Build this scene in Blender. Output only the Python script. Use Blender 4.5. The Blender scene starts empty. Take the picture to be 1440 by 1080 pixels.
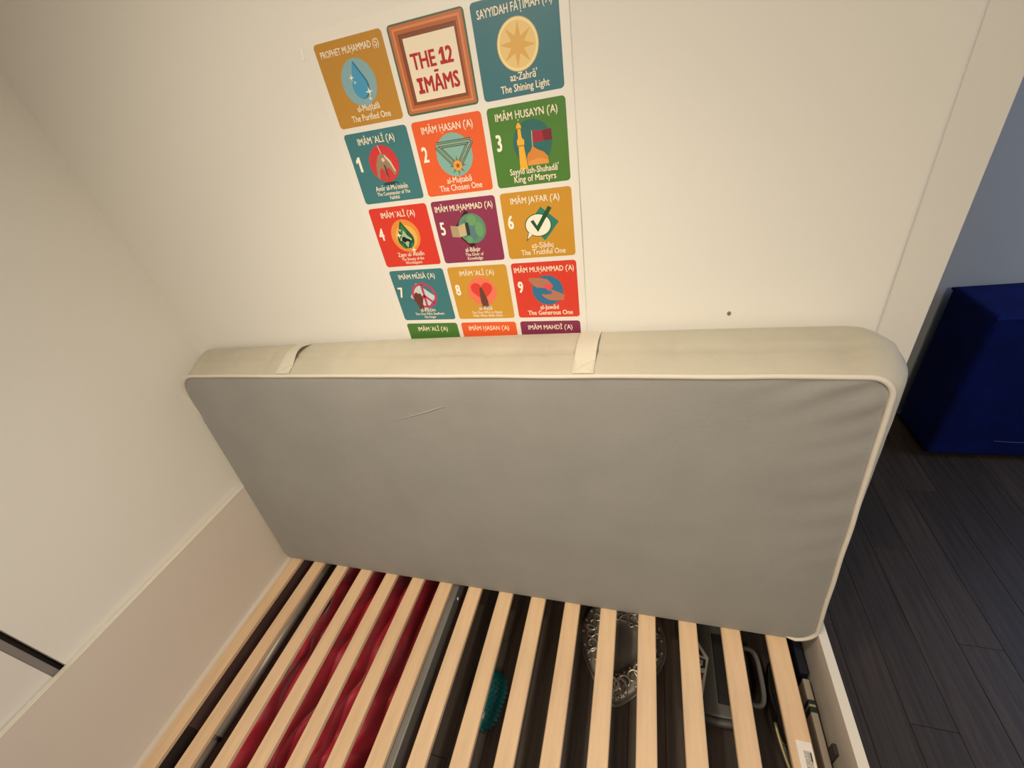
import bpy, bmesh, math, random
from mathutils import Vector, Matrix, noise
random.seed(7)
scene = bpy.context.scene
COL = scene.collection

# ------------------------------------------------------------------ camera
# room axes: X along the bed wall, Y towards that wall, Z up, floor at z = 0
CAM = Vector((1.5834, -1.0653, 1.7770))
CAM_R = Matrix([[0.947282, 0.255193, -0.193735], [-0.007131, -0.587723, -0.809031], [-0.320322, 0.767762, -0.55492]])            # rows: image right, image down, view direction
FOCAL_PX = 576.136
cam_d = bpy.data.cameras.new('camera')
cam = bpy.data.objects.new('camera', cam_d); COL.objects.link(cam)
cam_d.sensor_fit = 'HORIZONTAL'; cam_d.sensor_width = 36.0
cam_d.lens = FOCAL_PX / 1440 * 36.0
cam_d.clip_start = 0.02
M4 = Matrix((CAM_R[0], -CAM_R[1], -CAM_R[2])).transposed().to_4x4()
M4.translation = CAM
cam.matrix_world = M4
scene.camera = cam

# ------------------------------------------------------------------ light
world = bpy.data.worlds.new('world'); scene.world = world
world.use_nodes = True
world.node_tree.nodes['Background'].inputs[0].default_value = (1.0, 0.86, 0.68, 1)
world.node_tree.nodes['Background'].inputs[1].default_value = 0.02
scene.view_settings.view_transform = 'Standard'
scene.view_settings.look = 'None'
scene.view_settings.gamma = 1.0
scene.view_settings.use_curve_mapping = False
scene.view_settings.exposure = 0.11

def light(name, kind, loc, target, power, colour, **kw):
    d = bpy.data.lights.new(name, kind); d.energy = power; d.color = colour
    for k, v in kw.items(): setattr(d, k, v)
    o = bpy.data.objects.new(name, d); COL.objects.link(o)
    o.location = loc
    o.rotation_euler = (Vector(target) - Vector(loc)).to_track_quat('-Z', 'Y').to_euler()
    return o
# adjustable warm ceiling spotlight turned towards the bed wall
light('ceiling_spotlight', 'SPOT', (1.10, -1.50, 2.44), (0.98, -0.10, 0.85), 50, (1.0, 0.88, 0.69),
      spot_size=math.radians(104), spot_blend=1.0, shadow_soft_size=0.07)
# recessed downlight above the bed
light('ceiling_downlight', 'SPOT', (1.16, -0.88, 2.44), (1.16, -0.83, 0.0), 46, (1.0, 0.88, 0.68),
      spot_size=math.radians(112), spot_blend=1.0, shadow_soft_size=0.06)
# soft warm fill added further back to lift the ambient light, no known lamp
light('fill_light', 'AREA', (2.5, -2.2, 2.42), (1.7, -1.5, 0), 38, (1.0, 0.87, 0.69), shape='DISK', size=0.7)
# daylight from the window in the far part of the room
light('window_daylight', 'AREA', (4.42, 0.40, 1.55), (2.9, 0.75, 0.8), 17, (0.42, 0.62, 1.0), shape='RECTANGLE', size=0.9, size_y=1.1)

# ------------------------------------------------------------------ helpers
def lin(c):
    if isinstance(c, str): c = [int(c[i:i+2], 16) for i in (0, 2, 4)]
    return tuple(((v/255)/12.92 if v/255 <= .04045 else ((v/255+.055)/1.055)**2.4) for v in c)

def mat(name, col, rough=.6, metal=0, bump=0, bscale=200, var=0, vscale=6, stretch=(1, 1, 1), spec=.5, sheen=0, coat=0, detail=4):
    m = bpy.data.materials.new(name); m.use_nodes = True
    nt = m.node_tree; b = nt.nodes['Principled BSDF']
    b.inputs['Base Color'].default_value = (*col, 1)
    b.inputs['Roughness'].default_value = rough
    b.inputs['Metallic'].default_value = metal
    b.inputs['Specular IOR Level'].default_value = spec
    if sheen: b.inputs['Sheen Weight'].default_value = sheen
    if coat: b.inputs['Coat Weight'].default_value = coat
    if var or bump:
        tc = nt.nodes.new('ShaderNodeTexCoord'); mp = nt.nodes.new('ShaderNodeMapping')
        mp.inputs['Scale'].default_value = stretch
        nt.links.new(tc.outputs['Object'], mp.inputs['Vector'])
    if var:
        n = nt.nodes.new('ShaderNodeTexNoise'); n.inputs['Scale'].default_value = vscale; n.inputs['Detail'].default_value = detail
        nt.links.new(mp.outputs[0], n.inputs['Vector'])
        r = nt.nodes.new('ShaderNodeValToRGB')
        r.color_ramp.elements[0].position = .3; r.color_ramp.elements[1].position = .7
        r.color_ramp.elements[0].color = (*[c*(1-var) for c in col], 1)
        r.color_ramp.elements[1].color = (*[min(1, c*(1+var)) for c in col], 1)
        nt.links.new(n.outputs['Fac'], r.inputs[0]); nt.links.new(r.outputs[0], b.inputs['Base Color'])
    if bump:
        n2 = nt.nodes.new('ShaderNodeTexNoise'); n2.inputs['Scale'].default_value = bscale; n2.inputs['Detail'].default_value = 3
        nt.links.new(mp.outputs[0], n2.inputs['Vector'])
        bp = nt.nodes.new('ShaderNodeBump'); bp.inputs['Strength'].default_value = bump; bp.inputs['Distance'].default_value = .002
        nt.links.new(n2.outputs['Fac'], bp.inputs['Height']); nt.links.new(bp.outputs[0], b.inputs['Normal'])
    return m

def wpos(o):
    return o.matrix_world.translation if o.parent is None else wpos(o.parent) + o.location
def link(name, me, m, parent=None, loc=(0, 0, 0)):
    o = bpy.data.objects.new(name, me); COL.objects.link(o)
    o.location = loc
    if parent is not None: o.parent = parent
    if m is not None and not me.materials: me.materials.append(m)
    return o
def from_bm(name, bm, m, parent=None, loc=(0, 0, 0), smooth=False):
    me = bpy.data.meshes.new(name)
    bmesh.ops.recalc_face_normals(bm, faces=bm.faces)
    if smooth:
        for f in bm.faces: f.smooth = True
    bm.to_mesh(me); bm.free()
    return link(name, me, m, parent, loc)
def thing(name, label, cat, loc=(0, 0, 0), rot=(0, 0, 0), group=None):
    o = bpy.data.objects.new(name, None); COL.objects.link(o)
    o.location = loc; o.rotation_euler = rot; o.empty_display_size = .05
    tag(o, label, cat, group)
    return o
def tag(o, label, cat, group=None):
    o['label'] = label; o['category'] = cat
    if group: o['group'] = group
    return o
def add_box(bm, lo, hi, bev=0, seg=2):
    lo, hi = Vector(lo), Vector(hi)
    r = bmesh.ops.create_cube(bm, size=1)
    bmesh.ops.scale(bm, vec=hi-lo, verts=r['verts'])
    bmesh.ops.translate(bm, vec=(lo+hi)/2, verts=r['verts'])
    if bev:
        es = list({e for v in r['verts'] for e in v.link_edges})
        bmesh.ops.bevel(bm, geom=es, offset=bev, segments=seg, affect='EDGES', profile=.5)
def box(name, lo, hi, m, parent=None, bev=0, seg=2, smooth=False):
    """box in the parent's own axes; its origin lies at the middle of its base"""
    c = Vector(((lo[0]+hi[0])/2, (lo[1]+hi[1])/2, lo[2]))
    bm = bmesh.new(); add_box(bm, Vector(lo)-c, Vector(hi)-c, bev, seg)
    return from_bm(name, bm, m, parent, c, smooth)
def add_tube(bm, pts, r, seg=8, closed=False, caps=True, flat=1.0, up=None):
    pts = [Vector(p) for p in pts]; n = len(pts); rings = []
    prev = None
    for i, p in enumerate(pts):
        a = pts[(i-1) % n] if (closed or i > 0) else p
        b = pts[(i+1) % n] if (closed or i < n-1) else p
        t = (b-a).normalized()
        if prev is None:
            u = Vector(up) if up else (Vector((0, 0, 1)) if abs(t.z) < .9 else Vector((1, 0, 0)))
        else: u = prev
        u = (u - t*u.dot(t)).normalized(); prev = u
        w = t.cross(u)
        rr = r[i] if isinstance(r, (list, tuple)) else r
        rings.append([bm.verts.new(p + (u*math.cos(k*2*math.pi/seg)*flat + w*math.sin(k*2*math.pi/seg))*rr) for k in range(seg)])
    for i in range(n if closed else n-1):
        A, B = rings[i], rings[(i+1) % n]
        for k in range(seg): bm.faces.new((A[k], A[(k+1) % seg], B[(k+1) % seg], B[k]))
    if caps and not closed:
        bm.faces.new(rings[0]); bm.faces.new(rings[-1][::-1])
def add_prism(bm, pts, z0, z1, bev=0):
    lo = [bm.verts.new((x, y, z0)) for x, y in pts]; hi = [bm.verts.new((x, y, z1)) for x, y in pts]
    n = len(pts)
    bm.faces.new(lo[::-1]); bm.faces.new(hi)
    for i in range(n): bm.faces.new((lo[i], lo[(i+1) % n], hi[(i+1) % n], hi[i]))
def add_lathe(bm, prof, c=(0, 0, 0), seg=20):
    c = Vector(c); rings = []
    for r, z in prof:
        rings.append([bm.verts.new(c+Vector((max(r, 1e-5)*math.cos(2*math.pi*k/seg), max(r, 1e-5)*math.sin(2*math.pi*k/seg), z))) for k in range(seg)])
    for A, B in zip(rings, rings[1:]):
        for k in range(seg): bm.faces.new((A[k], A[(k+1) % seg], B[(k+1) % seg], B[k]))
    bm.faces.new(rings[0][::-1]); bm.faces.new(rings[-1])
def struct(o): o['kind'] = 'structure'; return o

# ------------------------------------------------------------------ materials
M_wall = mat('wall_paint', (.80, .775, .72), .75, bump=.12, bscale=260)
M_trim = mat('trim_paint', (.76, .73, .68), .6, bump=.05, bscale=200)
M_ceil = mat('ceiling_paint', (.8, .78, .74), .9, bump=.05)
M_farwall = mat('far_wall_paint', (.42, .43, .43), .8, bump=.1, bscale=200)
M_gap = mat('gap_dark', (.06, .048, .045), .9, bump=.1)
M_gapgrey = mat('gap_edge_grey', (.23, .21, .20), .7, bump=.05)
M_white = mat('bed_white_foil', (.70, .63, .56), .5, bump=.05, bscale=300)
M_edge = mat('bed_edge_band', (.72, .66, .57), .45, bump=.03)
M_dkrail = mat('dark_brown_board', (.15, .098, .09), .7, var=.2, vscale=8, bump=.1)
M_steel = mat('grey_steel_rail', (.20, .19, .18), .45, metal=.3, var=.1, bump=.05)
M_slats = []
for k, c in enumerate(((.70, .49, .30), (.72, .505, .315), (.69, .475, .29))):
    M_slats.append(mat('birch_wood_%s' % 'abc'[k], c, .55, var=.10, vscale=14, stretch=(3, .35, 3), bump=.12, bscale=60, detail=6))
M_floor_b = mat('floor_base', (.012, .010, .009), .9, bump=.1)
M_planks = [mat('dark_wood_plank_%s' % 'abcd'[k], c, .5, var=.38, vscale=16, stretch=(4, .22, 1), bump=.3, bscale=60, detail=6)
            for k, c in enumerate(((.044, .029, .020), (.040, .026, .018), (.048, .032, .022), (.036, .024, .017)))]

# ------------------------------------------------------------------ the room
LWX, BWY = -0.030, -0.100          # faces of the left wall and of the bed wall
XR, YF, YN, ZC = 4.6, 1.10, -3.6, 2.5
SEAM, WEND = 2.060, 2.1375
fl = struct(box('floor', (-.5, YN, -.12), (XR, YF, -.012), M_floor_b))
PW = .118
ip = 0
x = -.03
plank_len = 1.35
me_cache = {}
def plank_mesh(L):
    k = round(L, 3)
    if k not in me_cache:
        bm = bmesh.new(); add_box(bm, (-PW/2+.0005, -L/2, -.014), (PW/2-.0005, L/2, 0), .0008, 1)
        me = bpy.data.meshes.new('plank'); bmesh.ops.recalc_face_normals(bm, faces=bm.faces); bm.to_mesh(me); bm.free(); me_cache[k] = me
    return me_cache[k]
while x < 3.9:
    off = [0, .62, .27, .95][ip % 4]
    y0 = -1.75 + off - plank_len
    while y0 < YF - .02:
        a, b = max(y0, -1.75), min(y0+plank_len, YF - .005)
        if b-a > .06 and not (x > 2.75 and a < -1.0 and b < -.9):
            me = plank_mesh(b-a-.001)
            o = bpy.data.objects.new('plank', me); COL.objects.link(o); o.parent = fl
            o.location = Vector((x+PW/2, (a+b)/2, .0)) - fl.location
            if not me.materials: me.materials.append(M_planks[0])
            o.material_slots[0].link = 'OBJECT'; o.material_slots[0].material = M_planks[(ip*7+int(y0*3.1)) % 4]
        y0 += plank_len
    x += PW; ip += 1
struct(box('ceiling', (-.5, YN, ZC), (XR, YF, ZC+.1), M_ceil))
wb = struct(box('wall_back', (-.15, BWY, 0), (SEAM, BWY+.12, ZC), M_wall, bev=.010, seg=4))
struct(box('trim_1', (SEAM-.001, BWY+.0085, 0), (WEND, BWY+.116, ZC), M_trim, bev=.002))
wl = struct(box('wall_left', (LWX-.10, -.962, 0), (LWX, BWY, ZC), M_wall))
struct(box('trim_2', (LWX-.10, -.9935, 0), (LWX-.006, -.976, ZC), M_gapgrey, bev=.001))
struct(box('wall_recess', (LWX-.10, -.977, 0), (LWX-.05, -.961, ZC), M_gap))
struct(box('door_1', (LWX-.10, -1.82, 0), (LWX-.002, -.9935, ZC), M_trim, bev=.0015))
struct(box('wall_left_front', (LWX-.10, YN, 0), (LWX, -1.825, ZC), M_wall))
struct(box('wall_far', (-.15, YF, 0), (XR, YF+.1, ZC), M_farwall))
struct(box('wall_near', (-.15, YN-.1, 0), (XR, YN, ZC), M_wall))
# right wall with a window opening
WY0 = -.15
for lo, hi in (((XR, YN, 0), (XR+.1, WY0, ZC)), ((XR, WY0+1.1, 0), (XR+.1, YF, ZC)), ((XR, WY0, 0), (XR+.1, WY0+1.1, .9)), ((XR, WY0, 2.2), (XR+.1, WY0+1.1, ZC))):
    struct(box('wall_right', lo, hi, M_farwall))
wf = bmesh.new()
for lo, hi in (((XR-.01, WY0, .9), (XR+.06, WY0+.06, 2.2)), ((XR-.01, WY0+1.04, .9), (XR+.06, WY0+1.1, 2.2)), ((XR-.01, WY0+.06, .9), (XR+.06, WY0+1.04, .96)), ((XR-.01, WY0+.06, 2.14), (XR+.06, WY0+1.04, 2.2)), ((XR, WY0+.535, .96), (XR+.05, WY0+.565, 2.14))):
    add_box(wf, lo, hi, .003, 1)
win = struct(from_bm('window_1', wf, M_trim))
M_glass = mat('window_glass', (.5, .6, .75), .1)
box('pane', (XR+.02, WY0+.06, .96), (XR+.026, WY0+.535, 2.14), M_glass, win)
box('pane', (XR+.02, WY0+.565, .96), (XR+.026, WY0+1.04, 2.14), M_glass, win)

# small marks on the wall: a nail hole, a scrap of tape, a scuff
M_scuff = mat('scuff_grey', (.20, .17, .13), .9, bump=.1)
M_tape = mat('tape_white', (.88, .87, .82), .3, coat=.3, bump=.03)
bm = bmesh.new(); add_lathe(bm, [(.0042, 0), (.004, .0012), (.0018, .0022)], seg=10)
bmesh.ops.scale(bm, vec=(1, 1.3, 1), verts=bm.verts)
bmesh.ops.rotate(bm, cent=(0, 0, 0), matrix=Matrix.Rotation(math.pi/2, 3, 'X'), verts=bm.verts)
tag(from_bm('wall_plug', bm, M_scuff, None, (1.759, BWY, 1.279)), 'tiny dark plugged nail hole in the cream wall above the mattress', 'wall plug')
bm = bmesh.new(); add_box(bm, (-.003, -.0012, -.010), (.003, 0, .010), .0005, 1)
o = from_bm('tape_scrap', bm, M_tape, None, (.889, BWY, 1.946)); o.rotation_euler = (0, .25, 0)
tag(o, 'tiny scrap of white tape on wall left of the poster', 'tape')

# ------------------------------------------------------------------ the bed frame
bed = thing('bed_frame', 'white panel bed frame with birch slats, its mattress tipped up against the wall', 'bed', (1.0, -.70, 0))
def W(*p): return Vector(p) - Vector(bed.location)
def bbox(name, lo, hi, m, bev=0, parent=bed, seg=2): return box(name, W(*lo), W(*hi), m, parent, bev, seg)
HB = .712
hb = bbox('headboard', (-.0265, -1.32, 0), (-.008, -.125, HB-.004), M_white, .001)
hbo = hb.location
box('edge_band', Vector((-.0275, -1.32, HB-.004))-Vector(bed.location)-hbo, Vector((-.007, -.125, HB))-Vector(bed.location)-hbo, M_edge, hb, .0012)
fb = bbox('footboard', (2.0405, -1.32, 0), (2.0625, -.125, .352), M_white, .001)
box('edge_band', Vector((2.0395, -1.32, .352))-Vector(bed.location)-fb.location, Vector((2.0635, -.125, .356))-Vector(bed.location)-fb.location, M_edge, fb, .0012)
bbox('side_rail', (-.008, -.125, .02), (2.0405, -.107, .27), M_white, .001)
bbox('side_rail', (-.008, -1.338, .02), (2.0405, -1.32, .34), M_white, .001)
bbox('slat_ledge', (-.007, -.16, .235), (2.036, -.126, .281), M_steel, .002)
bbox('slat_ledge', (-.007, -1.319, .235), (2.036, -1.285, .281), M_steel, .002)
bbox('lower_board', (-.008, -.95, .072), (.000, -.127, .235), M_dkrail, .001)
bbox('lower_board', (-.008, -1.318, .072), (-.002, -.953, .235), M_gap, .001)
bbox('floor_batten', (-.008, -1.318, .0005), (.085, -.127, .070), M_dkrail, .002)
bbox('headboard_ledge', (-.008, -1.284, .237), (.0365, -.161, .2805), M_white, .001)
cr = bbox('cross_rail', (.800, -1.284, .225), (.8655, -.161, .2815), M_steel, .004)
bm = bmesh.new(); add_lathe(bm, [(.011, 0), (.011, .005), (.008, .008), (.002, .009)], seg=12)
bmesh.ops.rotate(bm, cent=(0, 0, 0), matrix=Matrix.Rotation(math.pi/2, 3, 'Y'), verts=bm.verts)
from_bm('bolt', bm, mat('bolt_zinc', (.45, .42, .38), .35, metal=.9, bump=.05), cr, Vector((.8655, -.385, .255))-Vector(bed.location)-cr.location, True)
# 16 slats, gently cambered; shared mesh
SLAT_W, SLAT_Y0, SLAT_Y1 = .0545, -1.31, -.13
bm = bmesh.new(); nseg = 10; L = SLAT_Y1-SLAT_Y0
sec = [(-SLAT_W/2, .002), (-SLAT_W/2+.002, 0), (SLAT_W/2-.002, 0), (SLAT_W/2, .002), (SLAT_W/2, .0155), (SLAT_W/2-.0025, .018), (-SLAT_W/2+.0025, .018), (-SLAT_W/2, .0155)]
rings = []
for i in range(nseg+1):
    t = i/nseg; yy = -L/2+L*t; zz = .004*math.sin(math.pi*t)
    rings.append([bm.verts.new((sx, yy, sz+zz)) for sx, sz in sec])
for A, B in zip(rings, rings[1:]):
    for k in range(8): bm.faces.new((A[k], A[(k+1) % 8], B[(k+1) % 8], B[k]))
bm.faces.new(rings[0]); bm.faces.new(rings[-1][::-1])
bmesh.ops.recalc_face_normals(bm, faces=bm.faces)
slat_me = bpy.data.meshes.new('slat'); bm.to_mesh(slat_me); bm.free(); slat_me.materials.append(M_slats[0])
slats = []
for i in range(16):
    o = bpy.data.objects.new('slat', slat_me); COL.objects.link(o); o.parent = bed
    o.location = W(.0661+.125*i, (SLAT_Y0+SLAT_Y1)/2, .2815)
    o.material_slots[0].link = 'OBJECT'; o.material_slots[0].material = M_slats[(i*5+i//3) % 3]
    slats.append(o)
# printed sticker on the last slat
M_sticker = mat('sticker_paper', (.78, .70, .64), .5, bump=.03)
M_stprint = mat('sticker_print', (.42, .38, .34), .6, var=.5, vscale=160, stretch=(1, 3, 1), bump=.02)
st = slats[15]
stc = box('sticker', (-.010, -.060, .0221), (.0245, .115, .0226), M_sticker, st); stc['label'] = 'white printed sticker'
box('print_block', (-.004, -.08, .0005), (.012, .068, .0008), M_stprint, stc)
box('print_mark', (.0095, .048, .0005), (.0125, .066, .0008), M_gap, stc)
# slotted peg hole in the footboard's inner face
bbox('peg', (2.030, -.60, .10), (2.0415, -.575, .245), M_gap, .003)

# ------------------------------------------------------------------ the mattress
M_cover = mat('grey_mattress_cover', (.285, .276, .262), .85, var=.05, vscale=5, bump=.35, bscale=240, sheen=.15)
M_band = mat('beige_mattress_band', (.49, .45, .36), .8, var=.05, vscale=7, bump=.4, bscale=120, sheen=.1)
M_pipe = mat('cream_piping', (.66, .61, .53), .7, bump=.2, bscale=200)
M_strap = mat('cream_strap', (.62, .575, .48), .75, bump=.35, bscale=350)
mt = thing('mattress', 'beige and grey foam mattress standing on its long edge against the wall', 'mattress', (1.01, -.28, .3035))
MO = Vector(mt.location)
FBL, FBR, FTL, FTR = Vector((.010, -.358, .3045)), Vector((2.036, -.352, .3045)), Vector((-.026, -.228, 1.2195)), Vector((2.024, -.280, 1.2195))
BBL, BBR, BTL, BTR = Vector((.010, -.222, .3045)), Vector((2.036, -.222, .3045)), Vector((-.026, -.121, 1.260)), Vector((2.032, -.121, 1.242))
def MP(a, b, c):
    f = FBL.lerp(FBR, a).lerp(FTL.lerp(FTR, a), b)
    k = BBL.lerp(BBR, a).lerp(BTL.lerp(BTR, a), b); k.z += .012*4*a*(1-a)*b
    return f.lerp(k, c)
ML, MH = 2.04, .93
RC = {'TR': .045, 'TL': .085, 'BL': .035, 'BR': .060}
def outline(step=.012):
    pts = []
    def arc(cx, cy, r, a0):
        for i in range(9):
            t = math.radians(a0+90*i/8); pts.append((cx+r*math.cos(t), cy+r*math.sin(t), math.cos(t), math.sin(t)))
    def line(x0, y0, x1, y1, nx, ny):
        n = int(math.hypot(x1-x0, y1-y0)/step)
        for i in range(1, n): pts.append((x0+(x1-x0)*i/n, y0+(y1-y0)*i/n, nx, ny))
    a, b, c, d = RC['TR'], RC['TL'], RC['BL'], RC['BR']
    arc(ML-a, MH-a, a, 0); line(ML-a, MH, b, MH, 0, 1); arc(b, MH-b, b, 90); line(0, MH-b, 0, c, -1, 0)
    arc(c, c, c, 180); line(c, 0, ML-d, 0, 0, -1); arc(ML-d, d, d, 270); line(ML, d, ML, MH-a, 1, 0)
    return pts
OUT = outline()
# front and back covers
def cover(name, c, sign):
    bm = bmesh.new(); nx, ny = 150, 72
    g = []
    for j in range(ny+1):
        yy = MH*(.5-.5*math.cos(math.pi*j/ny))
        def inset(rb, rt):
            d, r = (yy, rb) if yy < MH/2 else (MH-yy, rt)
            return r-math.sqrt(max(0, r*r-(r-d)**2)) if d < r else 0
        i0, i1 = inset(RC['BL'], RC['TL']), inset(RC['BR'], RC['TR'])
        row = []
        for i in range(nx+1):
            xx = i0+(ML-i0-i1)*i/nx
            e = min(xx-i0, ML-i1-xx, yy, MH-yy)
            puff = .010*(1-math.exp(-max(e, 0)/.05))
            wr = .0030*noise.noise(Vector((xx*2.4, yy*3.4, 3)))+.0012*noise.noise(Vector((xx*9, yy*14, 1)))
            # puckers running into the upper right corner and along the right hand end
            dx, dy = ML-xx, MH-yy
            pk = math.exp(-((dx/.16)**2+(dy/.10)**2))
            wr += .0062*pk*math.sin(dx*42-dy*95+2*noise.noise(Vector((xx*9, yy*9, 0))))
            pk2 = math.exp(-(dx/.12)**2)*math.exp(-((yy-.62)/.3)**2)
            wr += .0022*pk2*math.sin(yy*70+dx*16+3*noise.noise(Vector((xx*4, yy*4, 5))))
            p = MP(xx/ML, yy/MH, c)
            fade = min(1, e/.02)
            p.y += sign*(puff+wr*fade)
            row.append(bm.verts.new(p-MO))
        g.append(row)
    for j in range(ny):
        for i in range(nx): bm.faces.new((g[j][i], g[j][i+1], g[j+1][i+1], g[j+1][i]))
    return from_bm(name, bm, M_cover if sign < 0 else M_band, mt, smooth=True)
fc = cover('front_cover', 0, -1); fc['label'] = 'grey underside cover'
cover('back_cover', 1, 1)
# quilted side band
def band_pt(i, c, extra=0):
    xx, yy, nx_, ny_ = OUT[i % len(OUT)]
    crown = .0095*math.sin(math.pi*c)**.6
    quilt = .0
    if ny_ > .9:
        ph = (xx-.03) % .155; quilt = .0048*math.exp(-((ph-.0775)/.006)**2) if abs(ph-.0775) < .02 else 0
        quilt += .0042*math.exp(-((c-.50)/.035)**2)
        quilt += .0045*noise.noise(Vector((xx*7, c*3, 2)))
    elif abs(nx_) > .3: quilt = .002*noise.noise(Vector((xx*20, yy*20, c*4)))
    if nx_ > .2 and ny_ > .2: quilt += .0035*(1+math.sin(13*math.atan2(ny_, nx_)+5*c))*(1-c)
    h = crown-quilt*math.sin(math.pi*c)+extra
    if ny_ < -.3: h = max(0, h)*.1
    if nx_ < -.3: h *= .4
    if nx_ > 0:      # the right hand end bulges out, most of all at its upper corner
        low = min(1, max(0, (yy-.08)/.10)); h *= 1-nx_*(1-low)      # stays clear of the footboard
        h += low*nx_*(.010+.024*min(1, max(0, (yy-.25)/.6)))*math.sin(math.pi*min(1, c*1.0))**.6
    p = MP(xx/ML, yy/MH, c)
    return p+Vector((nx_*h, 0, ny_*h))-MO
bm = bmesh.new(); NC = 14; n = len(OUT); rings = []
for i in range(n): rings.append([bm.verts.new(band_pt(i, k/NC)) for k in range(NC+1)])
for i in range(n):
    A, B = rings[i], rings[(i+1) % n]
    for k in range(NC): bm.faces.new((A[k], A[k+1], B[k+1], B[k]))
bd = from_bm('side_band', bm, M_band, mt, smooth=True); bd['label'] = 'beige quilted side band'
for c in (0, 1):
    bm = bmesh.new(); pts = []
    idx = range(n)
    if c == 0:      # the front cord shows along the top and the right hand end; elsewhere it lies under the cover
        idx = [(k-1+n) % n for k in range(n)]
    for i in idx:
        xx, yy, nx_, ny_ = OUT[i]
        p = MP(xx/ML, yy/MH, c)+Vector((0, -.002 if c == 0 else .002, 0))
        w = .0022*noise.noise(Vector((xx*7, yy*7, 0)))
        p += Vector((nx_*(.001+w), 0, (ny_*(.001+w)) if ny_ > -.2 else .004))
        if c == 1: p += Vector((-nx_*.008, -.006, -ny_*.008))
        hid = 0
        if c == 0: hid = max(min(1, max(0, (.80-yy)/.08))*(1 if xx < .5 else 0), min(1, max(0, (.03-yy)/.02))*min(1, max(0, (1.99-xx)/.03)))
        p.y += .010*hid
        p += Vector((-nx_*.006*hid, 0, -ny_*.006*hid))
        pts.append(p-MO)
    add_tube(bm, pts, .0058, 8, closed=True, up=(0, 1, 0))
    from_bm('piping', bm, M_pipe, mt, smooth=True)
# pale crease marks on the grey cover
M_mark = mat('pale_crease', (.45, .435, .41), .8, bump=.05)
def on_front(x, z):
    b = (z-.3045)/.915; a = (x-.01)/2.03
    q = MP(a, b, 0); q.y -= .0118; return q-MO
bm = bmesh.new()
add_tube(bm, [on_front(x_, z_) for x_, z_ in [(0.866,1.075),(0.947,1.096),(1.004,1.113),(1.061,1.132)]], [.0004, .0009, .0015, .0007], 5, flat=.6, up=(0, 1, 0)); from_bm('crease_mark', bm, M_mark, mt)
# fabric carrying handles sewn across the top band
def handle(x0, x1, slack, lean):
    bm = bmesh.new(); ns, nw = 20, 5; top, bot = [], []
    for j in range(ns+1):
        c = .03+.94*j/ns
        rt, rb = [], []
        for k in range(nw):
            q = k/(nw-1); xx = x0+(x1-x0)*q+lean*c
            yy = MH; p = MP(xx/ML, 1.0, c)
            crown = .0095*math.sin(math.pi*c)**.6
            s = slack*(math.sin(math.pi*min(max((c-.22)/.7, 0), 1))**1.2)*(.45+.55*q)
            p.z += crown+.002+s
            rt.append(bm.verts.new(p+Vector((0, 0, .0016))-MO)); rb.append(bm.verts.new(p-MO))
        top.append(rt); bot.append(rb)
    for j in range(ns):
        for k in range(nw-1):
            bm.faces.new((top[j][k], top[j][k+1], top[j+1][k+1], top[j+1][k])); bm.faces.new((bot[j][k+1], bot[j][k], bot[j+1][k], bot[j+1][k+1]))
        bm.faces.new((top[j][0], top[j+1][0], bot[j+1][0], bot[j][0])); bm.faces.new((top[j+1][nw-1], top[j][nw-1], bot[j][nw-1], bot[j+1][nw-1]))
    bm.faces.new(top[0][::-1]+bot[0]); bm.faces.new(top[-1]+bot[-1][::-1])
    h = from_bm('carry_handle', bm, M_strap, mt, smooth=False)
    bm = bmesh.new()
    def P(q, c):
        xx = x0+(x1-x0)*q+lean*c; p = MP(xx/ML, 1.0, c); p.z += .0095*math.sin(math.pi*c)**.6+.0046; return p-MO
    for a, b in (((.08, .05), (.92, .26)), ((.92, .05), (.08, .26)), ((.06, .05), (.06, .27)), ((.94, .05), (.94, .27)), ((.06, .27), (.94, .27))):
        pts = [P(a[0]+(b[0]-a[0])*t/4, a[1]+(b[1]-a[1])*t/4) for t in range(5)]
        add_tube(bm, pts, .0009, 5)
    from_bm('stitching', bm, M_pipe, h)
handle(.477, .530, .016, .028)
handle(1.424, 1.475, .009, .004)

# ------------------------------------------------------------------ the poster
PTILT, PW_, PH_ = -.0418, .17599, .16219
TW, TH = .93*PW_, .93*PH_
poster = thing('poster', 'poster of numbered colourful picture tiles taped to cream wall above the mattress', 'poster',
               (.9225, BWY, 1.9537), (0, -PTILT, 0))
KN = [(-.5, .0015), (.02, .0032), (1.27, .0012), (2.52, .0042), (3.80, .0012), (5.4, .0030)]
def fold(z):
    r = -z/PH_
    for (a, da), (b, db) in zip(KN, KN[1:]):
        if r <= b: return da+(db-da)*(r-a)/(b-a)
    return KN[-1][1]
ink_cache = {}
def ink(c):
    if c not in ink_cache: ink_cache[c] = mat('ink_'+c, tuple(min(1, v*1.0) for v in lin(c)), .42, bump=.06, bscale=120)
    return ink_cache[c]
def drape(bm, off, org):
    """cut a flat print along the poster's fold lines and lay it on the folded sheet; off = ink layer height"""
    ox, oz = org
    for r, _ in KN[1:-1]:
        bmesh.ops.bisect_plane(bm, geom=bm.verts[:]+bm.edges[:]+bm.faces[:], plane_co=(0, 0, -r*PH_-oz), plane_no=(0, 0, 1), dist=1e-6)
    for v in bm.verts: v.co.y = -(fold(v.co.z+oz)+off)
def face_up(bm):
    for f in bm.faces:
        f.normal_update()
        if f.normal.y > 0: f.normal_flip()
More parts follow.
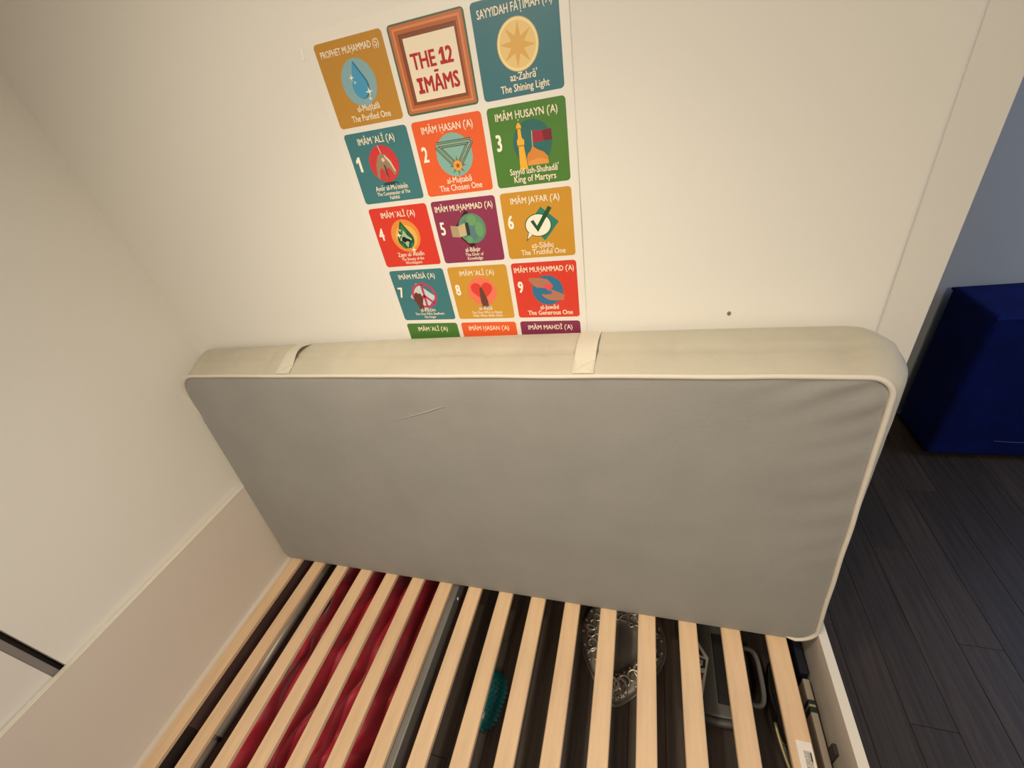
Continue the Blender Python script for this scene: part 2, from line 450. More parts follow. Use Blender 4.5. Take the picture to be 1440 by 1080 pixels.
def flat_obj(name, polys, m, parent, org, off):
    bm = bmesh.new()
    for pts in polys:
        vs = [bm.verts.new((x, 0, z)) for x, z in pts]
        bm.faces.new(vs)
    bm.normal_update()
    bmesh.ops.triangulate(bm, faces=[f for f in bm.faces if len(f.verts) > 4], ngon_method='BEAUTY')
    drape(bm, off, org)
    face_up(bm)
    me = bpy.data.meshes.new(name); bm.to_mesh(me); bm.free()
    return link(name, me, m, parent)
def rrect(x0, z0, x1, z1, r, n=5):
    p = []
    for cx, cz, a in ((x1-r, z1-r, 0), (x0+r, z1-r, 90), (x0+r, z0+r, 180), (x1-r, z0+r, 270)):
        for i in range(n+1):
            t = math.radians(a+90*i/n); p.append((cx+r*math.cos(t), cz+r*math.sin(t)))
    return p
# paper sheet with real thickness
bm = bmesh.new()
zs = sorted({.022, *[-r*PH_ for r, _ in KN[1:-1]], -5*PH_-.01}, reverse=True)
fr, bk = [], []
for z in zs:
    row = [(-.020, z), (.533, z)]
    fr.append([bm.verts.new((x, -(fold(z)+.0002), z)) for x, z in row]); bk.append([bm.verts.new((x, -(fold(z)-.0004), z)) for x, z in row])
for i in range(len(zs)-1):
    bm.faces.new((fr[i][0], fr[i][1], fr[i+1][1], fr[i+1][0])); bm.faces.new((bk[i][1], bk[i][0], bk[i+1][0], bk[i+1][1]))
    bm.faces.new((fr[i][1], bk[i][1], bk[i+1][1], fr[i+1][1])); bm.faces.new((bk[i][0], fr[i][0], fr[i+1][0], bk[i+1][0]))
bm.faces.new((fr[0][1], fr[0][0], bk[0][0], bk[0][1])); bm.faces.new((fr[-1][0], fr[-1][1], bk[-1][1], bk[-1][0]))
from_bm('sheet', bm, mat('poster_paper', (.82, .79, .735), .4, bump=.08, bscale=40), poster)

CREAM = 'F4E8D0'
texts = []      # (tile, org, string, cx, baseline v, cap height, max width, colour, bold, align)
class Tile:
    def __init__(s, c, r, colour, label):
        s.org = (c*PW_, -r*PH_)
        s.o = flat_obj('tile', [rrect(0, -TH, TW, 0, .0075)], ink(colour), poster, s.org, .0004)
        s.o.location = (s.org[0], 0, s.org[1]); s.o['label'] = label
        s.k = 0
    def xy(s, u, v): return (u*TW, -v*TH)
    def shape(s, name, colour, *polys):
        s.k += 1
        return flat_obj(name, [[s.xy(*p) for p in q] for q in polys], ink(colour), s.o, s.org, .0004+.00011*s.k)
    def circ(s, u, v, r, n=36, sx=1, sy=1):
        return [(u+r*sx*TH/TW*math.cos(2*math.pi*i/n), v+r*sy*math.sin(2*math.pi*i/n)) for i in range(n)]
    def star(s, u, v, R, r, n, rot=0):
        return [(u+(R if i % 2 == 0 else r)*TH/TW*math.sin(rot+math.pi*i/n), v-(R if i % 2 == 0 else r)*math.cos(rot+math.pi*i/n)) for i in range(2*n)]
    def stroke(s, a, b, w):
        k = TH/TW
        dx, dy = (b[0]-a[0])/k, b[1]-a[1]; l = math.hypot(dx, dy); nx, ny = -dy/l*w/2*k, dx/l*w/2
        return [(a[0]+nx, a[1]+ny), (b[0]+nx, b[1]+ny), (b[0]-nx, b[1]-ny), (a[0]-nx, a[1]-ny)]
    def ring(s, u, v, R, r, n=36):
        A, B = s.circ(u, v, R, n), s.circ(u, v, r, n)
        return [[A[i], A[(i+1) % n], B[(i+1) % n], B[i]] for i in range(n)]
    def drop(s, u, v, h, w, n=24):
        p = [(u-.02, v-h*.62)]
        for i in range(n+1):
            t = math.radians(-35+250*i/n); p.append((u+w*math.cos(t)*TH/TW, v+h*.12+h*.36*math.sin(t)))
        return p
    def heart(s, u, v, r, n=40):
        out = []
        for i in range(n):
            t = 2*math.pi*i/n
            out.append((u+r*TH/TW*16*math.sin(t)**3/16, v-r*(13*math.cos(t)-5*math.cos(2*t)-2*math.cos(3*t)-math.cos(4*t))/16))
        return out
    def text(s, name, st, u, v, cap, w, colour=CREAM, bold=.014, align='CENTER', squeeze=.82):
        texts.append((s, name, st, u, v, cap, w, colour, bold, align, squeeze))

OCHRE, TEAL, ORANGE, GREEN, RED, PURPLE = 'BE8A36', '3F7A82', 'EA6230', '4E7F34', 'DC3B2C', '8E3555'
HAM = '\u02bf'
def std(c, r, colour, label, num, title, cap1, cap2, tw=.66, small=False):
    t = Tile(c, r, colour, label)
    t.text('title_lettering', title, .5 if tw > .8 else .49, .165, .088, tw)
    if num == '1': t.shape('number', 'FFF6E4', [(.065, .365), (.108, .315), (.138, .315), (.138, .525), (.100, .525), (.100, .38), (.065, .405)])
    elif num: t.text('number', num, .105, .52, .20, .13, 'FFF6E4', .022, 'CENTER', .66)
    if not small:
        t.text('caption_lettering', cap1, .53, .845, .082, .66); t.text('caption_lettering', cap2[0], .53, .95, .085, .82)
    else:
        t.text('caption_lettering', cap1, .52, .825, .072, .66)
        for i, l in enumerate(cap2): t.text('caption_lettering', l, .53, .897+.066*i, .052, .74)
    return t
# row of three headings
t = Tile(0, 0, OCHRE, 'ochre tile with a blue water drop')
t.text('title_lettering', 'PROPHET MU\u1e24AMMAD (\u1e62)', .5, .165, .075, .86)
t.text('caption_lettering', 'al-Mu\u1e63\u1e6daf\u0101', .53, .83, .075, .48); t.text('caption_lettering', 'The Purified One', .53, .945, .08, .76)
t.shape('emblem_disc', '86AEB6', t.circ(.50, .50, .275))
t.shape('emblem_shade', '2F6E9A', t.drop(.515, .50, .40, .128)); t.shape('emblem', '4A9CC6', t.drop(.50, .50, .385, .12))
for a, b, r in ((.41, .43, .045), (.44, .49, .025), (.61, .62, .06), (.60, .70, .035)): t.shape('sparkle', 'F2EBD8', t.star(a, b, r, r*.28, 4))
t = Tile(1, 0, '4F6B52', 'framed tile reading the poster heading')
def rr(a, b, c, d): return [(a, b), (c, b), (c, d), (a, d)]
t.shape('frame_print', 'C2714A', rr(.025, .02, .975, .975)); t.shape('frame_light', 'D98B5B', rr(.06, .05, .94, .945)); t.shape('frame_mid', 'B8663F', rr(.085, .075, .915, .92))
t.shape('frame_shade', '6E4A33', rr(.125, .115, .885, .885)); t.shape('frame_inner', '8A4A32', rr(.14, .13, .885, .885)); t.shape('frame_field', 'EFE2CB', rr(.175, .165, .855, .85))
HR = 'B5262B'
t.text('title_lettering', 'THE', .385, .50, .17, .33, HR, .026, 'CENTER', .8); t.text('title_lettering', '2', .735, .50, .17, .12, HR, .026, 'CENTER', .8)
t.shape('heading_letter', HR, [(.60, .375), (.635, .33), (.67, .33), (.67, .465), (.695, .465), (.695, .505), (.60, .505), (.60, .465), (.63, .465), (.63, .385), (.605, .405)])
t.text('title_lettering', 'M\u0100MS', .57, .765, .17, .46, HR, .026, 'CENTER', .8)
t.shape('heading_letter', HR, [(.235, .595), (.32, .595), (.32, .635), (.298, .635), (.298, .73), (.32, .73), (.32, .77), (.235, .77), (.235, .73), (.257, .73), (.257, .635), (.235, .635)])
t = Tile(2, 0, '3E7480', 'teal tile with a pale yellow shining sun disc')
t.text('title_lettering', 'SAYYIDAH F\u0100\u1e6cIMAH ('+HAM+'A)', .5, .165, .085, .86)
t.text('caption_lettering', 'az-Zahr\u0101\u02be', .53, .83, .08, .42); t.text('caption_lettering', 'The Shining Light', .53, .945, .08, .76)
t.shape('emblem_halo', 'C9A967', t.circ(.50, .48, .268)); t.shape('emblem_disc', 'F3DFA6', t.circ(.50, .48, .260)); t.shape('emblem_inner', 'EAC987', t.circ(.50, .48, .232))
t.shape('emblem', 'DDAE5C', t.star(.50, .48, .225, .09, 8, .12))
# numbered tiles
t = std(0, 1, TEAL, 'teal tile with red disc and grey brown emblem', '1', 'IM\u0100M '+HAM+'AL\u012a ('+HAM+'A)', 'Am\u012br al-Mu\u02bemin\u012bn', ('The Commander of The', 'Faithful'), .64, True)
t.shape('emblem_shadow', '23484C', t.circ(.53, .735, .12, sx=1.15, sy=.20)); t.shape('emblem_disc', 'CF3A3C', t.circ(.51, .455, .255))
t.shape('emblem', '9C8468', [(.50, .30), (.56, .34), (.63, .44), (.67, .60), (.63, .63), (.60, .55), (.55, .50), (.52, .55), (.515, .67), (.495, .67), (.49, .55), (.45, .50), (.41, .55), (.38, .66), (.345, .62), (.38, .45), (.44, .34)])
t.shape('emblem_light', 'DCCBB0', t.stroke((.485, .20), (.505, .31), .012), [(.55, .33), (.62, .42), (.67, .57), (.65, .58), (.60, .45), (.54, .36)], t.circ(.51, .40, .028))
t.shape('emblem_dark', '5E4233', [(.497, .47), (.525, .47), (.53, .60), (.515, .68), (.50, .60)])
t = std(1, 1, ORANGE, 'orange tile with a medal on a green ribbon', '2', 'IM\u0100M \u1e24ASAN ('+HAM+'A)', 'al-Mujtab\u0101', ('The Chosen One',), .82)
t.shape('emblem_disc', '86B5AC', t.circ(.53, .48, .285))
for k, w in enumerate((.085, .062, .040, .018)):
    t.shape('ribbon', ('3E5C4E', '8DA694', '4B6A58', '9CB3A0')[k], t.stroke((.30, .33), (.80, .33), w), t.stroke((.29, .33), (.51, .60), w), t.stroke((.80, .32), (.59, .60), w))
t.shape('emblem_rays', '8A6A3A', t.star(.55, .62, .135, .05, 8)); t.shape('emblem', 'EFA248', t.circ(.55, .62, .068)); t.shape('emblem_star', '8A5A2C', t.star(.55, .62, .045, .018, 5))
t = std(2, 1, GREEN, 'green tile with yellow minaret, orange dome and red flag', '3', 'IM\u0100M \u1e24USAYN ('+HAM+'A)', 'Sayyid ush-Shuhad\u0101\u02be', ('King of Martyrs',), .84)
t.shape('emblem_disc', '2F6B68', t.circ(.545, .47, .275))
t.shape('flag', 'A62A3A', [(.56, .33), (.66, .345), (.80, .335), (.80, .47), (.70, .465), (.56, .48)]); t.shape('flag_shade', '7E1F2C', [(.68, .345), (.80, .335), (.80, .47), (.70, .465)])
t.shape('flag_pole', 'C9C2A8', t.stroke((.55, .33), (.54, .56), .010))
t.shape('dome', 'D8893A', [(.46, .75), (.45, .66), (.47, .60), (.51, .57), (.54, .51), (.60, .56), (.68, .60), (.73, .66), (.735, .75)]); t.shape('dome_light', 'E39B4A', [(.46, .75), (.46, .70), (.60, .665), (.735, .70), (.735, .75)])
t.shape('minaret', 'F0B43A', [(.345, .79), (.36, .50), (.345, .47), (.345, .42), (.365, .40), (.37, .29), (.355, .27), (.365, .24), (.39, .21), (.415, .24), (.425, .27), (.41, .29), (.415, .40), (.44, .42), (.44, .47), (.43, .50), (.455, .79)])
t.shape('minaret_shade', 'B97F22', t.stroke((.347, .49), (.438, .49), .016)); t.shape('minaret_shade', 'B97F22', t.stroke((.355, .285), (.425, .285), .012))
t = std(0, 2, RED, 'red tile with a green gem in an orange disc', '4', 'IM\u0100M '+HAM+'AL\u012a ('+HAM+'A)', 'Zayn ul-'+HAM+'\u0100bid\u012bn', ('The Beauty of the', 'Worshippers'), .62, True)
t.shape('emblem_disc', 'E8923E', t.circ(.52, .48, .27)); t.shape('emblem_glow', 'EDB65A', t.circ(.53, .50, .20))
t.shape('emblem', '1F5A36', t.drop(.51, .49, .42, .155)); t.shape('emblem_facet', '3C7F4E', [(.50, .28), (.56, .42), (.50, .46), (.44, .42)], [(.39, .58), (.44, .62), (.47, .70), (.41, .66)], [(.63, .58), (.58, .62), (.55, .70), (.61, .66)])
t.shape('emblem_light', 'A9C4A0', [(.50, .38), (.55, .47), (.62, .54), (.55, .59), (.51, .68), (.47, .59), (.40, .54), (.46, .47)]); t.shape('figure', '14130F', [(.43, .575), (.45, .50), (.49, .485), (.53, .52), (.57, .535), (.60, .575), (.56, .58), (.52, .565), (.48, .59), (.45, .565)])
for a, b, r in ((.41, .46, .06), (.45, .38, .03), (.60, .72, .06)): t.shape('sparkle', 'F6EBC8', t.star(a, b, r, r*.3, 4))
t = std(1, 2, PURPLE, 'purple tile with an open book and green globe', '5', 'IM\u0100M MU\u1e24AMMAD ('+HAM+'A)', 'al-B\u0101qir', ('The Giver of', 'Knowledge'), .90, True)
t.shape('emblem_diamond', '45142C', [(.52, .17), (.80, .46), (.52, .78), (.26, .47)])
t.shape('emblem_disc', '5E8E74', t.circ(.575, .46, .235)); t.shape('emblem_mid', '5A7F83', t.circ(.55, .47, .17)); t.shape('emblem', '6DA06A', t.circ(.585, .33, .085), t.circ(.685, .48, .10, sx=.7, sy=1.2), t.circ(.50, .63, .06))
t.shape('book_spine', '2E3A36', [(.47, .36), (.53, .36), (.53, .555), (.47, .565)])
t.shape('book', 'C9B58A', [(.235, .385), (.36, .405), (.475, .36), (.475, .555), (.355, .58), (.235, .565)]); t.shape('book_page', 'B39C7A', [(.235, .385), (.355, .405), (.355, .58), (.235, .565)])
t = std(2, 2, 'CC9430', 'ochre tile with a check mark in a speech bubble', '6', 'IM\u0100M JA'+HAM+'FAR ('+HAM+'A)', 'a\u1e63-\u1e62\u0101diq', ('The Truthful One',), .80)
t.shape('emblem_diamond', '2F7F6A', [(.56, .235), (.80, .47), (.58, .74), (.36, .47)])
t.shape('bubble_outline', '24583A', t.circ(.50, .50, .172, sx=1.22), [(.40, .64), (.30, .735), (.35, .58)]); t.shape('bubble', 'F6EEDC', t.circ(.50, .50, .160, sx=1.22), [(.395, .64), (.322, .70), (.36, .58)])
t.shape('check_mark', '1F5334', [(.395, .435), (.44, .415), (.485, .505), (.665, .235), (.715, .265), (.49, .60)])
t = std(0, 3, TEAL, 'teal tile with a pink peace sign and brown fist', '7', 'IM\u0100M M\u016aS\u0100 ('+HAM+'A)', 'al-K\u0101\u1e93im', ('The One Who Swallows', 'His Anger'), .74, True)
t.shape('emblem_paper', 'C9D6D6', [(.44, .25), (.74, .53), (.50, .79), (.26, .52)], )
t.shape('peace_sign', 'C2416A', *t.ring(.53, .50, .250, .205), t.stroke((.53, .28), (.53, .72), .045), t.stroke((.53, .50), (.38, .66), .045), t.stroke((.53, .50), (.68, .66), .045))
t.shape('fist', '6F3A30', [(.36, .44), (.40, .43), (.42, .46), (.46, .45), (.49, .52), (.48, .60), (.46, .66), (.46, .78), (.37, .78), (.35, .66), (.31, .58), (.33, .50)])
t = std(1, 3, 'D09A38', 'ochre tile with a red heart and praying hands', '8', 'IM\u0100M '+HAM+'AL\u012a ('+HAM+'A)', 'ar-Ri\u1e0d\u0101', ('The One Who is Happy', 'With What Allah Gives'), .66, True)
t.shape('emblem_disc', 'EE7A5E', t.circ(.52, .47, .265)); t.shape('heart', 'E0423A', t.heart(.52, .455, .20))
t.shape('hands', '6A4334', [(.485, .40), (.51, .385), (.535, .42), (.57, .56), (.59, .66), (.585, .76), (.48, .76), (.465, .66), (.47, .54)]); t.shape('cuff', '6D6A58', [(.47, .745), (.60, .745), (.60, .785), (.47, .785)])
t = std(2, 3, 'DA4030', 'red tile with two hands over a blue disc', '9', 'IM\u0100M MU\u1e24AMMAD ('+HAM+'A)', 'al-Jaw\u0101d', ('The Generous One',), .92)
t.shape('emblem_disc', '37749A', t.circ(.53, .50, .265))
t.shape('hands', 'B7795E', [(.24, .30), (.26, .26), (.45, .28), (.54, .30), (.60, .38), (.61, .44), (.56, .46), (.44, .45), (.36, .44), (.30, .38)], [(.42, .56), (.50, .575), (.60, .56), (.58, .50), (.57, .47), (.62, .50), (.72, .55), (.79, .59), (.77, .68), (.64, .69), (.53, .67), (.46, .62)])
t.shape('heart', 'E5525A', t.heart(.55, .44, .075))
# last row, mostly hidden by the mattress
for c, colour, lab, title, w in ((0, '4A7A34', 'green tile partly hidden by the mattress', 'IM\u0100M '+HAM+'AL\u012a ('+HAM+'A)', .66), (1, 'E8602F', 'orange tile partly hidden by the mattress', 'IM\u0100M \u1e24ASAN ('+HAM+'A)', .84), (2, '853152', 'purple tile partly hidden by the mattress', 'IM\u0100M MAHD\u012a ('+HAM+'A)', .84)):
    t = Tile(c, 4, colour, lab); t.text('title_lettering', title, .5, .165, .088, w)
# lettering: the built-in font turned into flat meshes
tmp = []
for e in texts:
    cu = bpy.data.curves.new('lettering', 'FONT'); cu.body = e[2]; cu.size = 1; cu.resolution_u = 2; cu.align_x = 'LEFT'
    ob = bpy.data.objects.new('lettering', cu); COL.objects.link(ob); tmp.append(ob)
bpy.context.view_layer.update()
dg = bpy.context.evaluated_depsgraph_get()
CAPH = .70
for (s, name, stg, u, v, cap, w, colour, bold, align, sq), ob in zip(texts, tmp):
    me0 = bpy.data.meshes.new_from_object(ob.evaluated_get(dg))
    xs = [q.co.x for q in me0.vertices]; x0, x1 = min(xs), max(xs)
    sz = cap*TH/CAPH
    sx = min(sz*sq, w*TW/(x1-x0))
    bm = bmesh.new()
    # heavier strokes: four slightly shifted copies, each on a hair's breadth of its own
    for q, (ax, az) in enumerate(((-1, -1), (1, -1), (1, 1), (-1, 1))):
        b2 = bmesh.new(); b2.from_mesh(me0)
        for v_ in b2.verts: v_.co = Vector((u*TW+(v_.co.x-(x0+x1)/2+ax*bold/sq)*sx, 0, -v*TH+(v_.co.y+az*bold*.7)*sz))
        drape(b2, .0004+.00011*(s.k+1)+.00003*q, s.org); face_up(b2)
        for f in b2.faces: f.smooth = False
        m2 = bpy.data.meshes.new('t'); b2.to_mesh(m2); b2.free(); bm.from_mesh(m2); bpy.data.meshes.remove(m2)
    me = bpy.data.meshes.new(name); bm.to_mesh(me); bm.free()
    link(name, me, ink(colour), s.o)
    bpy.data.meshes.remove(me0)
for ob in tmp:
    cu = ob.data; bpy.data.objects.remove(ob); bpy.data.curves.remove(cu)

# ------------------------------------------------------------------ blue seat in the far part of the room
M_blue = mat('navy_fabric', (.0015, .007, .085), .8, var=.2, vscale=9, bump=.4, bscale=260, spec=.15)
M_black = mat('black_plastic', (.012, .011, .010), .4, bump=.1)
ot = thing('ottoman', 'navy blue upholstered block seat standing on dark floor beyond the wall end', 'seat', (3.45, .90, 0))
bm = bmesh.new(); add_box(bm, (-.61, -.14, .022), (.61, .16, .752), .020, 4)
from_bm('body', bm, M_blue, ot, smooth=False)
bm = bmesh.new(); add_tube(bm, [(-.606, -.139, .742), (.606, -.139, .742), (.606, .159, .742), (-.606, .159, .742)], .006, 6, closed=True)
from_bm('welt', bm, M_blue, ot)
for sx in (-.55, .55):
    for sy in (-.09, .11):
        bm = bmesh.new(); add_lathe(bm, [(.018, 0), (.022, .012), (.026, .0225)], (sx, sy, 0), 12)
        from_bm('foot', bm, M_black, ot, smooth=True)
M_thread = mat('thread_blue', (.05, .10, .32), .7, bump=.02)
bm = bmesh.new(); add_tube(bm, [(-.40, -.1405, .12), (-.33, -.1405, .115), (-.26, -.1405, .118)], .0012, 5); from_bm('loose_thread', bm, M_thread, ot)

# ------------------------------------------------------------------ things stored under the slats
# red satin bundle
M_satin = mat('red_satin', (.47, .020, .045), .5, var=.3, vscale=6, bump=.5, bscale=30, sheen=.3, spec=.35)
bm = bmesh.new(); NX, NY = 64, 84
def red_h(s, q):
    xx, yy = .15+.60*s, -1.13+.93*q
    e = 1-max(abs(2*s-1)**2.6, abs(2*q-1)**2.6)
    base = .165*max(0, e)**.42
    w1 = math.sin(xx*46+yy*9+3.5*noise.noise(Vector((xx*5, yy*4, 0))))
    w2 = math.sin(xx*21-yy*27+4*noise.noise(Vector((xx*4, yy*5, 7))))
    f = .017*w1+.014*w2+.022*noise.noise(Vector((xx*9, yy*6, 4)))
    return max(.004, base+f*min(1, e*2.5))
def red_xy(s, q):
    w = 1-.28*max(0, .45-q)/.45
    return .15+.60*s*w+.012*noise.noise(Vector((s*4, q*4, 9))), -1.13+.93*q
rt = [[bm.verts.new((*red_xy(i/NX, j/NY), red_h(i/NX, j/NY))) for i in range(NX+1)] for j in range(NY+1)]
for j in range(NY):
    for i in range(NX): bm.faces.new((rt[j][i], rt[j][i+1], rt[j+1][i+1], rt[j+1][i]))
edge = [rt[0][i] for i in range(NX+1)]+[rt[j][NX] for j in range(1, NY+1)]+[rt[NY][i] for i in range(NX-1, -1, -1)]+[rt[j][0] for j in range(NY-1, 0, -1)]
lowv = [bm.verts.new((v.co.x, v.co.y, .0015)) for v in edge]
for i in range(len(edge)):
    k = (i+1) % len(edge); bm.faces.new((edge[i], lowv[i], lowv[k], edge[k]))
bm.faces.new(lowv)
for v in bm.verts: v.co -= Vector((.45, -.70, 0))
tag(from_bm('satin_bundle', bm, M_satin, None, (.45, -.70, 0), True), 'crumpled red satin cloth bundle under the slats nearest the headboard', 'cloth')

# telescopic metal pole beside the headboard
M_pole = mat('brushed_pole', (.36, .33, .29), .38, metal=.25, bump=.05)
pl = thing('telescopic_pole', 'grey metal telescopic pole lying under the slats beside the headboard', 'pole', (.054, -.70, .0705))
for y0, y1, r, nm in ((-.955, -.17, .021, 'outer_tube'), (-1.28, -.955, .0155, 'inner_tube')):
    bm = bmesh.new(); add_tube(bm, [(0, y0+.70, .022), (0, y1+.70, .022)], r, 18); o = from_bm(nm, bm, M_pole, pl)
    for f in o.data.polygons: f.use_smooth = len(f.vertices) == 4
bm = bmesh.new(); add_tube(bm, [(0, -.957+.70, .022), (0, -.945+.70, .022)], .0216, 18); from_bm('collar', bm, M_black, pl)

# teal spiky rubber roller
M_teal = mat('teal_rubber', (.004, .20, .21), .3, bump=.05, coat=.2)
M_lime = mat('lime_rubber', (.25, .26, .02), .35, bump=.05)
sp = thing('spiky_roller', 'teal rubber roller covered in short spikes lying on the dark floor', 'massage toy', (1.022, -.622, .062), (0, 0, -.14))
bm = bmesh.new(); add_lathe(bm, [(.012, -.088), (.034, -.082), (.046, -.065), (.050, -.03), (.050, .03), (.046, .065), (.034, .082), (.012, .088)], seg=28)
bmesh.ops.rotate(bm, cent=(0, 0, 0), matrix=Matrix.Rotation(math.pi/2, 3, 'X'), verts=bm.verts)
from_bm('core', bm, M_teal, sp, smooth=True)
def spikes(sel, m, nm):
    bm = bmesh.new()
    for j in range(13):
        yy = -.084+.014*j
        rad = .050 if abs(yy) < .045 else .050*math.sqrt(max(.06, 1-((abs(yy)-.03)/.062)**2))
        for k in range(20):
            a = 2*math.pi*(k+.5*(j % 2))/20
            if not sel(a): continue
            d = Vector((math.cos(a), yy*3.0*(1 if abs(yy) > .05 else .2), math.sin(a))).normalized()
            p = Vector((rad*math.cos(a), yy, rad*math.sin(a)))
            add_tube(bm, [p-d*.002, p+d*.0085], [.0034, .0012], 5)
    o = from_bm(nm, bm, m, sp); o['kind'] = 'stuff'
spikes(lambda a: math.cos(a) > -.93, M_teal, 'spikes')
spikes(lambda a: math.cos(a) <= -.93, M_lime, 'lime_spikes')

# ornate pewter shield shaped tray
M_pew = mat('pewter', (.52, .47, .39), .36, metal=.85, var=.15, vscale=20, bump=.15, bscale=90)
M_pewd = mat('pewter_dark', (.23, .205, .175), .45, metal=.6, var=.12, vscale=8, bump=.08)
tr = thing('ornate_tray', 'ornate pewter tray with embossed scroll rim and pointed end', 'tray', (1.470, -.335, .002), (0, 0, -.10))
def shield(k, n=56):
    out = []
    for i in range(n):
        t = 2*math.pi*i/n; sx, sy = math.sin(t), math.cos(t)
        r = .165*(1+.06*math.cos(2*t))
        px, py = r*sx, .175*sy
        if sy < 0: px *= 1-.58*(-sy)**1.4; py *= 1.14
        out.append((px*k, py*k))
    return out
bm = bmesh.new(); add_prism(bm, shield(1.04), 0, .008); from_bm('base_lip', bm, M_pewd, tr)
bm = bmesh.new(); rings = []
for k, z in ((1.0, .008), (1.01, .018), (.97, .028), (.88, .032), (.60, .027), (.55, .017), (.52, .012), (.3, .012), (.02, .012)):
    rings.append([bm.verts.new((px, py, z)) for px, py in shield(k)])
for A, B in zip(rings, rings[1:]):
    for i in range(len(A)): bm.faces.new((A[i], A[(i+1) % len(A)], B[(i+1) % len(A)], B[i]))
bm.faces.new(rings[-1]); bm.faces.new(rings[0][::-1])
from_bm('dish', bm, M_pewd, tr, smooth=True)
bm = bmesh.new(); S = shield(.76, 24)
for i, (px, py) in enumerate(S):
    ang = math.atan2(py, px); sg = 1 if i % 2 else -1
    pts = []
    for k in range(15):
        a = ang+sg*(.6+k*.52); r = .030*(1-k/17)
        pts.append((px+r*math.cos(a), py+r*math.sin(a), .033+.003*math.sin(k*.3)))
    add_tube(bm, pts, [.0062-.0002*k for k in range(15)], 6)
    q = shield(.94, 24)[i]; q2 = shield(.58, 24)[i]
    for (cx, cy), rr_ in ((q, .0075), (q2, .0062)):
        add_lathe(bm, [(rr_, .026), (rr_*.9, .031), (rr_*.5, .0355), (.0008, .037)], (cx, cy, 0), 10)
o = from_bm('scroll_relief', bm, M_pew, tr, smooth=True)
bm = bmesh.new()
add_tube(bm, [(-.085+.17*k/12, .07+.014*math.sin(k*math.pi/12), .017) for k in range(13)], .006, 7); add_tube(bm, [(-.02+.06*k/10, .085+.02*math.sin(k*.6), .022) for k in range(11)], .005, 7)
from_bm('crest', bm, M_pew, tr, smooth=True)

# dark grey moulded plastic case with recess and grip
M_case = mat('charcoal_plastic', (.075, .070, .064), .5, bump=.2, bscale=300)
cs = thing('plastic_case', 'dark grey moulded plastic case with recessed panel and grip under end slats', 'case', (1.80, -.37, .001))
bm = bmesh.new(); add_box(bm, (-.125, -.150, 0), (.095, .16, .045), .018, 4); from_bm('body', bm, M_case, cs, smooth=True)
bm = bmesh.new(); add_tube(bm, [(-.11, -.145, .038), (-.02, -.156, .042), (.09, -.145, .038)], .012, 10); from_bm('rolled_edge', bm, M_case, cs, smooth=True)
bm = bmesh.new(); add_box(bm, (-.012, -.105, .0445), (.058, .115, .0475), .002, 1); from_bm('recess_panel', bm, M_black, cs)
bm = bmesh.new(); pts = []
for i in range(28):
    t = 2*math.pi*i/28; ct, st_ = math.cos(t), math.sin(t)
    pts.append((.094+.034*math.copysign(abs(ct)**.6, ct), -.005+.085*math.copysign(abs(st_)**.6, st_), .052))
add_tube(bm, pts, .0085, 8, closed=True); from_bm('grip', bm, mat('grey_grip', (.16, .15, .14), .45, bump=.1), cs, smooth=True)
# folded printed paper card lying on the case
M_card = mat('card_white', (.74, .70, .62), .6, bump=.05)
M_cardk = mat('card_black', (.03, .025, .02), .6, bump=.05)
M_cardr = mat('card_red', (.22, .03, .02), .6, bump=.05)
cd = thing('paper_card', 'small pointed white paper card with black line print lying on plastic case', 'card', (1.735, -.375, .0465), (0, 0, -.06))
bm = bmesh.new(); add_prism(bm, [(-.035, -.09), (.012, -.09), (.032, .02), (.034, .035), (-.002, .088), (-.035, .10)], 0, .0015); from_bm('sheet', bm, M_card, cd)
for nm, pts, m in (('print_panel', [(-.028, .045), (.020, .035), (-.002, .070), (-.02, .074)], M_cardk), ('print_panel', [(-.028, -.008), (.022, -.002), (.025, .027), (-.028, .032)], M_cardk), ('print_window', [(-.012, .000), (.014, .004), (.016, .022), (-.012, .024)], M_card), ('print_patch', [(-.028, -.050), (.012, -.040), (.017, -.018), (-.028, -.018)], M_cardr)):
    bm = bmesh.new(); k = .0015 if nm != 'print_window' else .0019; add_prism(bm, pts, k, k+.0004); from_bm(nm, bm, m, cd)
bm = bmesh.new(); add_prism(bm, [(-.006, .007), (.008, .009), (.009, .018), (-.006, .019)], .0023, .0026); from_bm('print_mark', bm, M_cardk, cd)

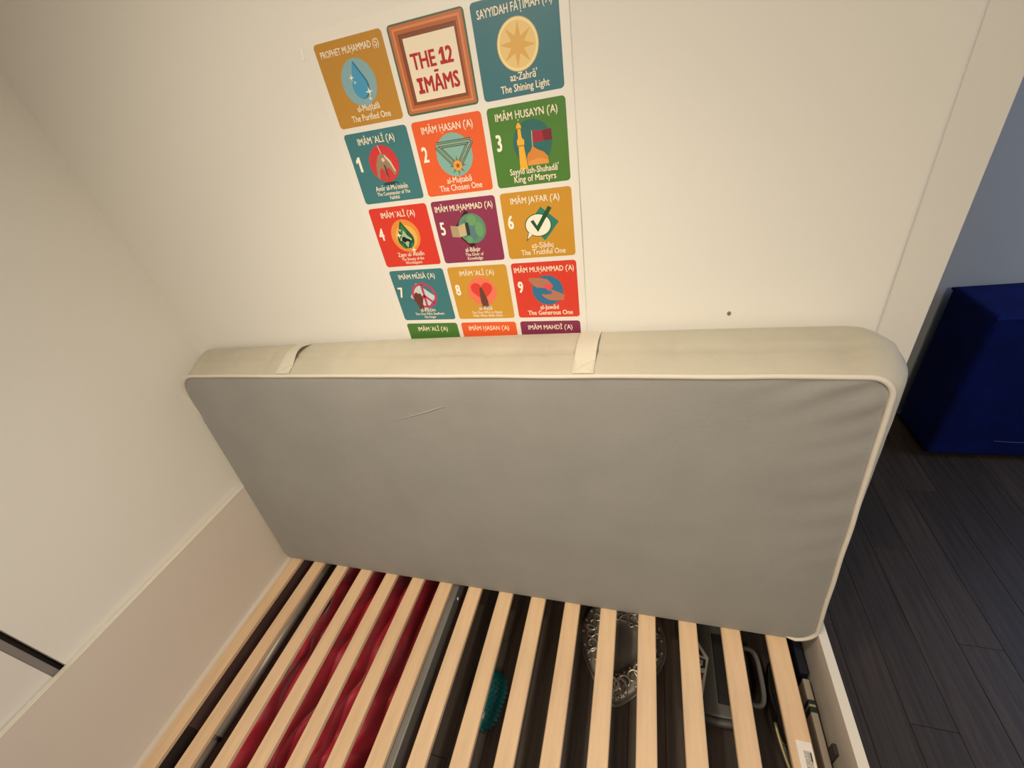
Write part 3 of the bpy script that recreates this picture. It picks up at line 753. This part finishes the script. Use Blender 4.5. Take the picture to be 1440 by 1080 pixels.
# black patent bag with a strap beside the case
M_patent = mat('black_patent', (.010, .009, .008), .16, coat=.6, bump=.3, bscale=18)
M_gold = mat('olive_gold_edge', (.30, .25, .13), .4, metal=.4, bump=.05)
bag = thing('patent_bag', 'small shiny black bag with pale trimmed strap beside the plastic case', 'bag', (1.967, -.435, .001))
bm = bmesh.new()
bmesh.ops.create_uvsphere(bm, u_segments=28, v_segments=16, radius=1)
for v in bm.verts:
    x_, y_, z_ = v.co
    s_ = 1+.10*noise.noise(v.co*2.2)
    v.co = Vector((.025*math.copysign(abs(x_)**.8, x_)*s_, .115*math.copysign(abs(y_)**.85, y_), max(-.045, .055*math.copysign(abs(z_)**.7, z_)*s_)+.045))
from_bm('body', bm, M_patent, bag, smooth=True)
bm = bmesh.new(); add_tube(bm, [(-.022+.042*(k/10)**1.5, -.06-.16*k/10, .055-.05*k/10) for k in range(11)], .0055, 8, flat=.5); from_bm('strap', bm, M_gold, bag, smooth=True)
bm = bmesh.new(); add_tube(bm, [(-.016+.048*(k/10)**1.5, -.05-.16*k/10, .058-.05*k/10) for k in range(11)], .0075, 8, flat=.4); from_bm('strap', bm, M_patent, bag, smooth=True)

# pale carton with dark green stripes against the footboard
M_carton = mat('carton_white', (.42, .35, .28), .55, bump=.05)
M_stripe = mat('carton_stripe', (.012, .03, .022), .5, bump=.05)
ct_ = thing('striped_carton', 'pale upright carton with dark green stripes squeezed against the footboard', 'carton', (2.019, -.50, .001))
bm = bmesh.new(); add_box(bm, (-.0085, -.13, 0), (.0085, .085, .205), .002, 2); from_bm('body', bm, M_carton, ct_)
for y0, y1 in ((.020, .031), (.000, .014)):
    bm = bmesh.new(); add_box(bm, (-.0090, y0, .15), (.0090, y1, .2056)); from_bm('stripe', bm, M_stripe, ct_)
M_navy = mat('navy_card', (.010, .012, .026), .6, bump=.05)
nb = thing('blue_box', 'narrow dark blue box behind the striped carton under the mattress corner', 'box', (2.019, -.345, .001))
bm = bmesh.new(); add_box(bm, (-.011, -.055, 0), (.011, .10, .20), .002, 2); from_bm('body', bm, M_navy, nb)
bm = bmesh.new(); add_box(bm, (-.0115, -.0555, .185), (.0115, .1005, .207), .002, 1); from_bm('lid', bm, M_navy, nb)
